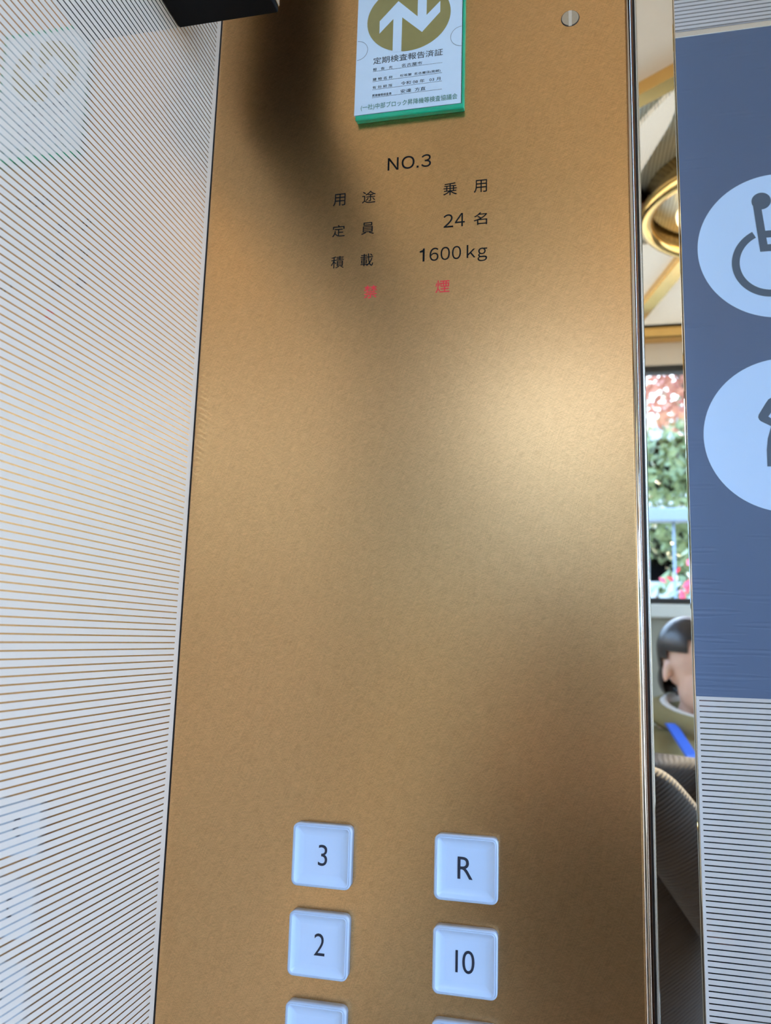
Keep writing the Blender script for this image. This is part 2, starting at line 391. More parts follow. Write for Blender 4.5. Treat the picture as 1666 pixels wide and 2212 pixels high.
# ceiling: front beige soffit, perforated field, luminous panels
struct(box('ceiling', (-.02, -DEP - .06, H), (W + .03, .26, H + .05), M['grille']))
def slab(name, pts, z0, z1, m):
    bm = bmesh.new(); a = [bm.verts.new((x, y, z0)) for x, y in pts]; b = [bm.verts.new((x, y, z1)) for x, y in pts]; n = len(pts)
    bm.faces.new(a); bm.faces.new(b[::-1])
    for i in range(n): bm.faces.new((a[i], b[i], b[(i + 1) % n], a[(i + 1) % n]))
    return finish(name, bm, m)
struct(slab('trim_5', [(.001, 0), (.001, -1.13), (.82, -.54), (W - .001, -.54), (W - .001, 0)], H - .02, H, M['beige']))
struct(slab('trim_6', [(.001, -1.13), (.001, -1.17), (.81, -.585), (W - .001, -.585), (W - .001, -.54), (.82, -.54)], H - .045, H - .0005, M['gold']))

# lift doorway beyond the pillar
door = struct(empty('door_1', (.62, .14, 0)))
box('door_panel', (.300, .1255, .012), (.955, .150, 1.9650), M['striped_door'], door)
box('top_edge', (.300, .1250, 1.9650), (.955, .150, 1.9700), M['edge_steel'], door, bev=.0005)
struct(box('trim_7', (.30, .183, 1.90), (1.9, .20, 2.016), M['dark_gap']))  # shade of the gap above the door, put in as a black strip
struct(box('wall_transom', (.290, .182, 2.0165), (1.9, .22, H), M['striped_door']))
struct(box('wall_door_side', (.955, .09, 0), (W, .13, H), M['striped_door']))

# ------------------------------------------------------------------ brass operating panel
cop = empty('operating_panel', (.137, .0, .90))
tag(cop, 'tall satin brass lift control panel with engraved capacity notice and square white floor buttons', 'control panel')
bm = bmesh.new(); add_box(bm, (.0007, 0, .55), (.2726, .0055, 2.35), .0006, 2)
plate_o = finish('face_plate', bm, M['brass'], cop)
# polished edge strip of the panel, a shallow half round
bm = bmesh.new(); prof = []
for i in range(9):
    a = PI * i / 8; prof.append((.27385 - .00155 * math.cos(a), .0016 - .0018 * math.sin(a)))
prof = prof + [(.2754, .0055), (.2723, .0055)]
loft(bm, [[(x, y, .55) for x, y in prof], [(x, y, 2.35) for x, y in prof]])
o = finish('edge_strip', bm, M['chrome_gold'], cop, smooth=False); o['label'] = 'polished half round edge strip'
for p in o.data.polygons: p.use_smooth = abs(p.normal.z) < .5 and p.normal.y < .3
o = box('side_strip', (.2755, .0004, .55), (.2768, .0055, 2.35), M['brown_trim'], cop, bev=.0002); o['label'] = 'narrow brown bronze side strip'

YE = -.00005
def eng(s, x0, x1, z0, z1, m='black_ink', off=0., label=None):
    lettering('engraved_lettering', s, x0, x1, z0, z1, YE, M[m], cop, off, .00012, label)
for s, x0, x1, z0, z1 in (('Ｎ', .12365, .1308, 1.7978, 1.8065), ('Ｏ', .1328, .1413, 1.7977, 1.8066), ('３', .14565, .1520, 1.7977, 1.8064)):
    eng(s, x0, x1, z0, z1, off=.004, label='black engraved character of the line NO.3')
for s, x0, x1, z0, z1 in (('用', .0878, .0961, 1.7765, 1.7850), ('途', .1073, .1163, 1.7765, 1.7850), ('乗', .1602, .1690, 1.7765, 1.7850), ('用', .1796, .1878, 1.7765, 1.7850),
                          ('定', .0881, .0966, 1.7549, 1.7631), ('員', .1075, .1160, 1.7549, 1.7631), ('名', .1797, .1881, 1.7548, 1.7630),
                          ('積', .0881, .0967, 1.7333, 1.7415), ('載', .1077, .1160, 1.7333, 1.7416)):
    eng(s, x0, x1, z0, z1, label='black engraved character ' + s)
plate('engraved_lettering', [(.1427, 1.7978), (.1440, 1.7978), (.1440, 1.7991), (.1427, 1.7991)], YE - .00012, YE, M['black_ink'], cop)['label'] = 'black engraved full stop of the line NO.3'
for s, x0, x1 in (('２', .16075, .1669), ('４', .1680, .1742)): eng(s, x0, x1, 1.7548, 1.7636, label='black engraved digit of the number 24')
for s, x0, x1 in (('６', .15235, .1580), ('０', .1593, .16515), ('０', .16645, .1721)): eng(s, x0, x1, 1.7332, 1.7419, label='black engraved digit of the number 1600')
plate('engraved_lettering', [(.14795, 1.7333), (.1492, 1.7333), (.1492, 1.7420), (.1483, 1.7420), (.1477, 1.7409), (.1460, 1.7403), (.1460, 1.7394), (.14795, 1.7396)], YE - .00012, YE, M['black_ink'], cop)['label'] = 'black engraved digit of the number 1600'
eng('ｋ', .1756, .1811, 1.7334, 1.7419, label='black engraved letter of the unit kg'); eng('ｇ', .1824, .1883, 1.7306, 1.7394, label='black engraved letter of the unit kg')
eng('禁', .1107, .1192, 1.7115, 1.7200, 'red_ink', .004, label='red engraved character 禁')
eng('煙', .1565, .1653, 1.7118, 1.7200, 'red_ink', .004, label='red engraved character 煙')

# slotted screw, upper right
sc = (.23918, 1.88935); R = .0055
bm = bmesh.new()
prism(bm, [(sc[0] + (R - .0003) * math.cos(a), sc[1] + (R - .0003) * math.sin(a)) for a in [math.acos(-.0011 / R) + (2 * PI - 2 * math.acos(-.0011 / R)) * i / 24 for i in range(25)]], -.0006, .0)
prism(bm, [(sc[0] + (R - .0003) * math.cos(a), sc[1] + (R - .0003) * math.sin(a)) for a in [-math.acos(.0011 / R) + 2 * math.acos(.0011 / R) * i / 24 for i in range(25)]], -.0006, .0)
scr = finish('slotted_screw', bm, M['screw'], cop); scr['label'] = 'round satin steel screw with vertical slot'
plate('screw_rim', ellipse(*sc, R + .0002, R + .0002), -.0001, .0, M['dark'], scr)
plate('screw_slot', [(sc[0] - .0010, sc[1] - R), (sc[0] + .0010, sc[1] - R), (sc[0] + .0010, sc[1] + R), (sc[0] - .0010, sc[1] + R)], -.00025, -.0001, M['edge_steel'], scr)

# floor buttons
def button(cx, cz, glyphs, lab):
    hw, hh = .01735, .01700
    def ring(ins, y, r): return [(x, y, z) for x, z in rrect(cx - hw + ins, cx + hw - ins, cz - hh + ins, cz + hh - ins, max(r - ins, .0006))]
    bm = bmesh.new()
    loft(bm, [ring(0, 0, .0035), ring(0, -.0050, .0035), ring(.00025, -.0056, .0035), ring(.0009, -.0058, .0035), ring(.0012, -.0057, .0035), ring(.0012, -.0012, .0035)])
    h = finish('floor_button', bm, M['housing'], cop, smooth=True); h['label'] = lab
    bm = bmesh.new()
    loft(bm, [ring(.00125, -.0010, .0035), ring(.00125, -.00575, .0035), ring(.0016, -.0058, .0035), ring(.0020, -.0055, .0037), ring(.0030, -.0047, .0040), ring(.0044, -.0042, .0050), ring(.0066, -.0040, .0060)])
    c = finish('button_cap', bm, M['cap'], h, smooth=True)
    c.data.polygons[-1].use_smooth = False
    for p in c.data.polygons:
        if len(p.vertices) > 4: p.use_smooth = False
    for g in glyphs:
        if g[0] == '|':
            n_ = box('button_numeral', (g[1], -.00415, g[3]), (g[2], -.00398, g[4]), M['navy_ink'], h)
        else:
            n_ = lettering('button_numeral', g[0], g[1], g[2], g[3], g[4], -.00398, M['navy_ink'], h, g[5] if len(g) > 5 else 0, .0002)
    return h
XL, XR = .0987, .1803
button(XL, 1.3778, [('3', .0965, .1018, 1.3722, 1.3835, -.004)], 'white square button marked 3')
button(XL, 1.3307, [('2', .0961, .1023, 1.3251, 1.3366, -.006)], 'white square button marked 2')
button(XL, 1.2836, [('|', .0982, .0995, 1.2779, 1.2893)], 'white square button marked 1')
button(XR, 1.3780, [('R', .1757, .1839, 1.3724, 1.3838, .0)], 'white square button marked R')
button(XR, 1.3309, [('|', .1752, .1765, 1.3253, 1.3363), ('0', .1789, .1854, 1.3251, 1.3366, -.004)], 'white square button marked 10')
button(XR, 1.2840, [], 'white square button cut off at the lower frame edge')

# ------------------------------------------------------------------ inspection certificate in its green holder
cert = empty('inspection_certificate', (.137, 0, 1.833))
tag(cert, 'white lift inspection certificate with olive arrow emblem in a green holder on the brass panel', 'certificate')
bm = bmesh.new(); add_box(bm, (.1022, -.0030, 1.8332), (.1733, -.0001, 1.9395), .0006)
finish('green_backing', bm, M['green'], cert)
o = box('holder_lip', (.1019, -.0052, 1.8325), (.1733, -.0030, 1.8362), M['green'], cert, bev=.0012, seg=3)
o = box('holder_lip', (.1716, -.0048, 1.8355), (.1731, -.0030, 1.9390), M['green'], cert, bev=.0006, seg=2)
# paper with a perforated right edge
pts = [(.1011, 1.8366), (.1713, 1.8366)]
z = 1.8366; k = 0
while z < 1.9340:
    z += .0009; k += 1; pts.append((.1713 - (.00018 if k % 2 else 0), z))
pts += [(.1011, 1.9345)]
paper = plate('certificate_sheet', pts, -.0045, -.0031, M['paper'], cert)
YP = -.00455
ec = (.1358, 1.9032, .0279, .0246)
plate('emblem_disc', ellipse(*ec), YP - .00006, YP, M['olive_print'], paper)
arrow = [(.1287, 1.9163), (.1163, 1.9033), (.1164, 1.8941), (.1256, 1.9036), (.1257, 1.8790), (.1315, 1.8786), (.13155, 1.9038), (.1450, 1.8909), (.1568, 1.9038), (.15676, 1.9118),
         (.1478, 1.9029), (.1477, 1.9255), (.1418, 1.9272), (.14181, 1.9029)]
o = plate('emblem_arrows', arrow, YP - .00012, YP - .00006, M['paper'], paper); o['label'] = 'white zigzag of one up arrow and one down arrow'
def cline(s, x0, x1, z0, z1, m='grey_print', off=0.): lettering('certificate_lettering', s, x0, x1, z0, z1, YP, M[m], paper, off, .00006)
cline('定期検査報告済証', .1128, .1590, 1.8720, 1.8769, off=.002)
cline('報　告　先', .1129, .1260, 1.8672, 1.8693, off=0); cline('名古屋市', .1319, .1456, 1.8672, 1.8697, off=0)
cline('建 物 名 称', .1129, .1262, 1.8600, 1.8621, off=0); cline('松坂屋  名古屋店(南館)', .1311, .1577, 1.8601, 1.8622, off=0)
cline('有 効 期 限', .1129, .1261, 1.8541, 1.8562, off=0); cline('令和 08 年   03 月', .1319, .1578, 1.8543, 1.8568, off=0)
cline('昇降機等検査員', .1129, .1258, 1.8484, 1.8503, off=0); cline('安達  方直', .1318, .1482, 1.8486, 1.8512, off=0)
cline('(一社)中部ブロック昇降機等検査協議会', .1055, .1689, 1.8390, 1.8437, 'green_print', 0)
for z in (1.8668, 1.8595, 1.8536, 1.8479):
    box('ruled_line', (.1128, YP - .00005, z - .00008), (.1588, YP, z + .00008), M['grey_print'], paper)
for cx, a0 in ((.1017, -90), (.1710, 90)):
    bm = bmesh.new(); cz = 1.8836 if cx < .13 else 1.8841; r = .0071
    A = [math.radians(a0 + 180 * i / 24) for i in range(25)]
    prism(bm, [(cx + r * math.cos(a), cz + r * math.sin(a)) for a in A] + [(cx + (r - .00018) * math.cos(a), cz + (r - .00018) * math.sin(a)) for a in reversed(A)], YP - .00006, YP)
    finish('thumb_notch', bm, M['grey_print'], paper)

# ------------------------------------------------------------------ black box in the upper corner
bb = tag(empty('display_housing', (.034, -.25, 1.8734)), 'black box with one side made pale for reflected light, mounted high in the corner beside the brass panel', 'housing')
bm = bmesh.new(); add_box(bm, (.0004, -.44, 1.8734), (.0660, -.0563, 2.12), .0014, 3)
finish('housing_shell', bm, M['black_box'], bb)
box('side_sheen', (.0659, -.43, 1.8765), (.0672, -.0580, 2.118), M['edge_steel'], bb, bev=.0005)['label'] = 'pale side sheet standing for reflected light'  # light reflected by the box side, put in as a pale sheet

# ------------------------------------------------------------------ mirror pillar
mp_ = tag(empty('mirror_pillar', (.29, .05, 0)), 'narrow polished gold mirror pillar between brass panel and blue sign', 'pillar')
box('pillar_body', (.2788, .0002, .0), (.3006, .110, H), M['mirror'], mp_, bev=.0007, seg=3)
box('dark_groove', (.2770, .0012, .0), (.2787, .10, H), M['dark_gap'], mp_)  # near-black filler for the dark groove beside the pillar
box('bright_bead', (.27795, -.0002, .0), (.27875, .004, H), M['edge_steel'], mp_, bev=.0003)['label'] = 'thin bright steel bead'
box('outer_bead', (.30065, .0, .0), (.3014, .02, H), M['chrome_gold'], mp_, bev=.0003)['label'] = 'thin polished gilt bead'

# ------------------------------------------------------------------ blue sign film on the door
sg = tag(empty('accessibility_sign', (.60, .125, 1.467)), 'navy blue film sign with pale round pictograms stuck on the striped lift door', 'sign')
YS = .1253
film = box('sign_film', (.3010, YS, 1.4673), (.930, .1255, 1.9653), M['navy_sign'], sg)
YC = YS - .0001
c1 = (.3854, 1.7885, .0552); c2 = (.3850, 1.6478, .0551)
def disc(c, lab):
    o = plate('pictogram_disc', ellipse(c[0], c[1], c[2], c[2], 96), YC, YS, M['white_sign'], sg); o['label'] = lab; return o
d1 = disc(c1, 'pale disc with a wheelchair symbol'); d2 = disc(c2, 'pale disc with a figure carrying a baby')
d3 = disc((.520, 1.7885, .0552), 'pale disc with a cane walker symbol'); d4 = disc((.520, 1.6478, .0551), 'pale disc with an expectant figure')
def q(px, pz): return (px, pz)
# pictogram coordinates in the door plane
KX = lambda x: .3850 + (x - .3875) * .974
KZ = lambda z: 1.5 + (z - 1.5) * .9780
def P(pts): return [(KX(x), KZ(z)) for x, z in pts]
def sym(d, name, pts): return plate(name, pts, YC - (.00010 if 'head' in name else .00013), YC, M['sign_grey'], d)
bm = bmesh.new(); yy = (YC - .0001, YC)
cxw, czw = KX(.3825), KZ(1.7822); ro, ri = .0268, .0215
A = [math.radians(117 + (350 - 117) * i / 48) for i in range(49)]
prism(bm, [(cxw + ro * math.cos(a), czw + ro * math.sin(a)) for a in A] + [(cxw + ri * math.cos(a), czw + ri * math.sin(a)) for a in reversed(A)], *yy)
finish('wheelchair_wheel', bm, M['sign_grey'], d1)
sym(d1, 'wheelchair_user_head', ellipse(KX(.3773), KZ(1.8307), .0066, .0066, 32))
sym(d1, 'wheelchair_user_body', P([(.3714, 1.8285), (.3773, 1.8242), (.3791, 1.8067), (.3960, 1.8067), (.3960, 1.8012), (.3796, 1.8012), (.3802, 1.7958), (.3985, 1.7958), (.4075, 1.7765), (.4140, 1.7795), (.4155, 1.7740), (.4050, 1.7700), (.3955, 1.7903), (.3750, 1.7904)]))
# carrying figure: head, bent arm, long coat
sym(d2, 'figure_head', ellipse(KX(.3925), KZ(1.6905), .0066, .0066, 32))
body = [(.3783, 1.6787), (.3757, 1.6772), (.3741, 1.6750), (.3687, 1.6660), (.3683, 1.6640), (.3690, 1.6622), (.3701, 1.6611), (.3766, 1.6573), (.3740, 1.6483), (.3730, 1.6400), (.3729, 1.6280), (.3800, 1.6279),
        (.3800, 1.6060), (.3905, 1.6060), (.3905, 1.6279), (.3990, 1.6280), (.3985, 1.6573), (.4010, 1.6700), (.3960, 1.6787), (.3865, 1.6800), (.3800, 1.6700), (.3778, 1.66839), (.37504, 1.66442), (.3776, 1.66255), (.3800, 1.6620), (.3800, 1.6700), (.3865, 1.6800)]
body = body[:20] + [(.3790, 1.6795)]
sym(d2, 'figure_body', P(body))
plate('figure_arm_gap', P([(.3790, 1.6690), (.37785, 1.66839), (.37504, 1.66442), (.3776, 1.66255), (.3800, 1.6620)]), YC - .0002, YC - .0001, M['white_sign'], d2)
sym(d3, 'walker_head', ellipse(.520, 1.822, .0066, .0066, 32)); sym(d3, 'walker_body', [(.512, 1.812), (.526, 1.812), (.528, 1.785), (.532, 1.752), (.526, 1.752), (.520, 1.780), (.514, 1.752), (.508, 1.752), (.512, 1.785)])
sym(d4, 'figure_head', ellipse(.520, 1.682, .0066, .0066, 32)); sym(d4, 'figure_body', [(.513, 1.672), (.525, 1.672), (.533, 1.650), (.526, 1.640), (.526, 1.608), (.514, 1.608), (.512, 1.640)])

# ------------------------------------------------------------------ ceiling fittings and a glare patch seen in the mirror
def bar(name, p0, p1, w, h, m, label, cat, group=None):
    p0, p1 = Vector(p0), Vector(p1); d = (p1 - p0).normalized(); s = Vector((-d.y, d.x, 0)) * w / 2
    bm = bmesh.new()
    loft(bm, [[tuple(p + s * a + Vector((0, 0, 1)) * b) for a, b in ((-1, 0), (1, 0), (1, h), (-1, h))] for p in (p0, p1)])
    bmesh.ops.bevel(bm, geom=bm.edges[:], offset=.004, segments=2, affect='EDGES')
    return tag(finish(name, bm, m), label, cat, group)
zc = H - .030
bar('ceiling_bar', (.44, -1.96, zc), (.555, -1.48, zc), .045, .030, M['gold'], 'slanting gold ceiling bar below the round lamp, seen in the mirror pillar', 'ceiling bar')
tag(slab('ceiling_glare', [(.452, -.872), (.38, -1.0), (.335, -1.13), (.345, -1.215), (.385, -1.19), (.43, -1.02)], H - .012, H - .0005, M['luminous']), 'leaf shaped white slab standing for a reflection on the ceiling above the round lamp, seen in the mirror pillar', 'ceiling light')  # glowing slab added for a bright reflected streak on the ceiling
bar('ceiling_bar', (.30, -1.36, zc), (.415, -1.27, zc), .06, .030, M['brown_trim'], 'short dark bronze ceiling bar meeting the round lamp, seen in the mirror pillar', 'ceiling bar')
for x0, x1, y0, y1, lab in ((.02, .95, -2.03, -1.50, 'white luminous ceiling panel nearest the back window, seen in the mirror pillar'), (1.05, 1.98, -2.03, -1.50, 'white luminous ceiling panel above the far right of the car')):
    tag(box('ceiling_light_panel', (x0, y0, H - .008), (x1, y1, H - .0005), M['luminous'], bev=.002), lab, 'ceiling light')
lx, ly, lz, lr = .615, -1.27, H - .06, .205
lamp = tag(empty('ceiling_lamp', (lx, ly, H)), 'round gold rimmed ceiling lamp with lit warm bulbs, seen in the mirror pillar', 'lamp')
bm = bmesh.new(); tube(bm, [(lx + lr * math.cos(2 * PI * i / 64), ly + lr * math.sin(2 * PI * i / 64), lz) for i in range(64)], .016, 12, True)
finish('lamp_rim', bm, M['gold'], lamp, True)
bm = bmesh.new(); loft(bm, [[(lx + r * math.cos(2 * PI * i / 64), ly + r * math.sin(2 * PI * i / 64), z) for i in range(64)] for r, z in ((lr, lz), (lr, H - .001), (lr - .006, H - .001), (lr - .006, lz))], False, False)
finish('lamp_drum', bm, M['gold'], lamp, True)
bm = bmesh.new(); loft(bm, [[(lx + r * math.cos(2 * PI * i / 64), ly + r * math.sin(2 * PI * i / 64), z) for i in range(64)] for r, z in ((lr - .008, H - .02), (lr - .008, H - .012))])
finish('lamp_reflector', bm, M['grille'], lamp)
for k in range(9):
    a = 2 * PI * k / 8 + .25; r = .115 if k < 8 else 0
    bm = bmesh.new(); bmesh.ops.create_uvsphere(bm, u_segments=16, v_segments=10, radius=.026, matrix=Matrix.Translation((lx + r * math.cos(a), ly + r * math.sin(a), H - .05)) @ Matrix.Diagonal((1, 1, 1.1, 1)))
    finish('lamp_bulb', bm, M['bulb'], lamp, True)

# handrail on the back wall
hr = tag(empty('handrail', (1.0, -DEP, 1.0)), 'gold tubular handrail along the back wall of the lift', 'handrail')
bm = bmesh.new(); tube(bm, [(.08, -DEP + .06, .95), (1.92, -DEP + .06, .95)], .016); finish('rail', bm, M['gold'], hr, True)
for x in (.2, .75, 1.3, 1.8):
    bm = bmesh.new(); tube(bm, [(x, -DEP, .93), (x, -DEP + .06, .935)], .008); finish('rail_bracket', bm, M['gold'], hr, True)

# ------------------------------------------------------------------ outside
struct(box('ground', (-14, -22, -.1), (16, -DEP - .12, -.05), M['paving']))
def crown(name, centre, rx, ry, rz, n, leaf, m, parent=None, seed=1):
    rnd = random.Random(seed); bm = bmesh.new(); cx, cy, cz = centre
    for _ in range(n):
        while True:
            p = Vector((rnd.uniform(-1, 1), rnd.uniform(-1, 1), rnd.uniform(-1, 1)))
            if .35 < p.length < 1 + .1 * math.sin(7 * p.x + 5 * p.z): break
        c = Vector((cx + p.x * rx, cy + p.y * ry, cz + p.z * rz))
        nrm = (p + Vector((rnd.gauss(0, .6), rnd.gauss(0, .6), rnd.gauss(0, .6)))).normalized()
        a = nrm.orthogonal().normalized(); b = nrm.cross(a); s = leaf * rnd.uniform(.6, 1.3); th = rnd.uniform(0, PI)
        u = a * math.cos(th) + b * math.sin(th); v = nrm.cross(u)
        vs = [bm.verts.new(c + u * s), bm.verts.new(c + v * s * .5 + nrm * s * .12), bm.verts.new(c - u * s), bm.verts.new(c - v * s * .5 + nrm * s * .12)]
        bm.faces.new(vs)
    me = bpy.data.meshes.new(name); bm.to_mesh(me); bm.free()
    return mesh_obj(name, me, m, parent)
def tree(centre, r, h0, m, lab, seed, n=2600, leaf=.10):
    cx, cy, cz = centre
    t = tag(empty('tree', (cx, cy, 0)), lab, 'tree', None)
    crown('foliage', centre, *r, n, leaf, m, t, seed)
    bm = bmesh.new(); tube(bm, [(cx, cy, -.05), (cx + .05, cy, cz * .5), (cx, cy, cz + .2)], [.09, .06, .02], 10)
    for a in range(5): tube(bm, [(cx, cy, cz * .6 + .1 * a), (cx + r[0] * .6 * math.cos(a * 1.3), cy + r[1] * .6 * math.sin(a * 1.3), cz + r[2] * .3)], [.05, .015], 6)
    finish('trunk', bm, M['bark'], t, True)
tree((1.65, -6.4, 3.95), (1.35, .7, .75), 0, M['leaf_red'], 'tree with red autumn leaves behind the window, seen in the mirror pillar', 3, 3600, .055)
tree((2.4, -9.6, 3.4), (1.8, 1.0, 1.4), 0, M['leaf_green'], 'bushy green tree behind the window below the red leaves', 4, 5200, .07)
tree((-2.6, -9.8, 3.0), (1.6, 1.2, 1.3), 0, M['leaf_dark'], 'dark green tree outside to the left of the window', 5, 3000)
tree((6.4, -9.8, 3.2), (1.9, 1.2, 1.3), 0, M['leaf_green'], 'green tree outside to the right of the window', 6, 3000)
# planted bank with blossom
bush = tag(empty('flowering_hedge', (1.2, -4.5, 0)), 'flowering hedge with red blossoms outside the back window', 'hedge')
crown('hedge_leaves', (1.95, -5.0, 1.45), 1.8, .5, .72, 3200, .06, M['leaf_green'], bush, 11)
crown('hedge_blossoms', (1.6, -4.55, 1.75), 1.2, .22, .32, 260, .040, M['flower'], bush, 12)
crown('pale_blossoms', (1.55, -4.45, 1.72), 1.2, .2, .30, 140, .026, M['flower_white'], bush, 13)
rl = tag(empty('balustrade', (1.0, -3.6, 0)), 'pale blue railing with slender bars outside the back window', 'railing')
box('top_rail', (-4, -3.64, 2.10), (6, -3.56, 2.165), M['rail'], rl, bev=.008)
box('lower_rail', (-4, -3.62, .4), (6, -3.58, .44), M['rail'], rl)
x = -1.5
while x < 3.5:
    bm = bmesh.new(); tube(bm, [(x, -3.6, -.05), (x, -3.6, 2.11)], .007, 8); finish('baluster', bm, M['rail'], rl, True); x += .14
fb = tag(empty('office_building', (1, -17.9, 0)), 'pale blue grey building far behind the trees', 'building')
box('facade', (-9, -19, -.05), (14, -18, 6.6), M['concrete'], fb)
for i in range(9):
    for j in range(3): box('facade_window', (-8 + i * 2.0, -18.03, .9 + j * 2.0), (-6.8 + i * 2.0, -18, 2.1 + j * 2.0), M['phone'], fb)

fb2 = tag(empty('side_building', (-9, -8, 0)), 'sandy low building beside the left glass side of the lift', 'building')
box('facade', (-9, -17.5, -.05), (-7.5, 4, 5.2), M['sandy_wall'], fb2)
for i in range(8):
    for j in range(2): box('facade_window', (-7.5, -16 + i * 2.3, 1.0 + j * 2.1), (-7.47, -14.8 + i * 2.3, 2.3 + j * 2.1), M['phone'], fb2)
struct(box('ground', (-9, -1.9, -.1), (-.3, 4, -.05), M['paving']))

# ------------------------------------------------------------------ people
def skin_mesh(name, V, E, m, parent=None, sub=2, root=0, voxel=None, heads=()):
    """V: list of ((x,y,z), rx, ry); one skinned, subdivided surface"""
    me = bpy.data.meshes.new(name); me.from_pydata([v[0] for v in V], E, []); me.update()
    o = bpy.data.objects.new(name, me); C.objects.link(o)
    s = o.modifiers.new('skin', 'SKIN'); s.use_smooth_shade = True
    if not me.skin_vertices: me.attributes.new if False else None
    try: layer = me.skin_vertices[0].data
    except Exception:
        layer = None
    if layer is None:
        bm = bmesh.new(); bm.from_mesh(me); bm.verts.layers.skin.verify(); bm.to_mesh(me); bm.free(); layer = me.skin_vertices[0].data
    for i, v in enumerate(V):
        layer[i].radius = (v[1], v[2]); layer[i].use_root = (i == root)
    ss = o.modifiers.new('subdiv', 'SUBSURF'); ss.levels = sub; ss.render_levels = sub
    bpy.context.view_layer.update(); dg = bpy.context.evaluated_depsgraph_get()
    m2 = bpy.data.meshes.new_from_object(o.evaluated_get(dg)); bpy.data.objects.remove(o)
    if heads:   # fuse head shapes into the one continuous surface
        bm = bmesh.new(); bm.from_mesh(m2)
        for h in heads: h(bm)
        bm.to_mesh(m2); bm.free()
        o2 = bpy.data.objects.new('t', m2); C.objects.link(o2)
        r = o2.modifiers.new('r', 'REMESH'); r.mode = 'VOXEL'; r.voxel_size = voxel or .006; r.use_smooth_shade = True
        sm = o2.modifiers.new('s', 'SMOOTH'); sm.iterations = 3; sm.factor = .5
        bpy.context.view_layer.update(); dg = bpy.context.evaluated_depsgraph_get()
        m3 = bpy.data.meshes.new_from_object(o2.evaluated_get(dg)); bpy.data.objects.remove(o2); m2 = m3
    for p in m2.polygons: p.use_smooth = True
    m2.name = name
    return mesh_obj(name, m2, m, parent)
def ball(bm, mw, r, s=(1, 1, 1), c=(0, 0, 0), rot=None):
    X = mw @ Matrix.Translation(c)
    if rot: X = X @ rot
    bmesh.ops.create_uvsphere(bm, u_segments=24, v_segments=16, radius=r, matrix=X @ Matrix.Diagonal((*s, 1)))
def head_parts(mw):
    """head built looking along local -Y, origin at its centre, 23 cm tall"""
    def f(bm):
        ball(bm, mw, .092, (.84, 1.05, 1.0), (0, .012, .028))          # skull
        ball(bm, mw, .070, (.86, .95, 1.15), (0, -.022, -.045))         # face and jaw
        ball(bm, mw, .026, (1.0, .8, .7), (0, -.078, -.098))            # chin
        ball(bm, mw, .013, (.85, 1.3, 1.9), (0, -.100, -.012))          # nose bridge
        ball(bm, mw, .014, (1.15, 1.0, .8), (0, -.108, -.034))          # nose tip
        for s in (-1, 1):
            ball(bm, mw, .016, (.45, 1.0, 1.75), (s * .080, .018, -.012), Matrix.Rotation(.15, 4, 'X'))   # ear
            ball(bm, mw, .012, (1.5, .6, .5), (s * .031, -.083, .020))  # brow
        ball(bm, mw, .016, (1.5, .5, .45), (0, -.090, -.066))           # lips
    return f
def face_details(mw, parent):
    for s in (-1, 1):
        bm = bmesh.new(); ball(bm, mw, .0085, (1.2, .8, .7), (s * .031, -.083, .004)); finish('eye', bm, M['eye'], parent, True)
    bm = bmesh.new(); ball(bm, mw, .013, (1.5, .5, .30), (0, -.0955, -.066)); finish('mouth', bm, M['tongue'], parent, True)
def hair(mw, parent, back=.0):
    bm = bmesh.new(); ball(bm, mw, .099, (.86, 1.06, 1.0), (0, .020, .034)); ball(bm, mw, .074, (.95, .75, 1.1), (0, .052, -.020))
    bmesh.ops.subdivide_edges(bm, edges=bm.edges[:], cuts=2, use_grid_fill=True, smooth=.6)
    def cut(v):
        k = mw.inverted() @ v.co
        return (k.y < -.050 and k.z < .072) or (k.y < .004 and k.z < .040) or (abs(k.x) > .048 and k.y < .046 and k.z < .020) or k.z < -.075
    geom = [v for v in bm.verts if cut(v)]
    bmesh.ops.delete(bm, geom=geom, context='VERTS')
    for v in bm.verts:
        k = mw.inverted() @ v.co
        v.co += (v.co - mw.translation).normalized() * (.004 * math.sin(60 * k.x + 40 * k.z))
    finish('hair', bm, M['hair'], parent, True)

def hand_chain(V, E, wrist_i, w, d, side, thumb, curl):
    """palm and five unequal fingers as chains; w wrist, d pointing direction, side across the palm, curl towards the palm"""
    w, d, side, thumb, curl = map(Vector, (w, d, side, thumb, curl)); d.normalize(); side.normalize(); thumb.normalize(); curl.normalize()
    palm = w + d * .045; V.append((tuple(palm), .030, .016)); pi = len(V) - 1; E.append((wrist_i, pi))
    for k, L in enumerate((.066, .074, .070, .056)):
        base = w + d * .080 + side * (.027 - .018 * k)
        V.append((tuple(base), .0095, .0095)); a = len(V) - 1; E.append((pi, a))
        V.append((tuple(base + d * L * .45 + curl * .012), .0085, .0085)); E.append((a, a + 1))
        V.append((tuple(base + d * L * .70 + curl * .034), .0078, .0078)); E.append((a + 1, a + 2))
        V.append((tuple(base + d * L * .72 + curl * .052), .0068, .0068)); E.append((a + 2, a + 3))
    b = w + d * .025 + side * .026
    V.append((tuple(b), .012, .012)); a = len(V) - 1; E.append((pi, a))
    V.append((tuple(b + thumb * .032 + d * .012), .0105, .0105)); E.append((a, a + 1))
    V.append((tuple(b + thumb * .052 + d * .030), .009, .009)); E.append((a + 1, a + 2))

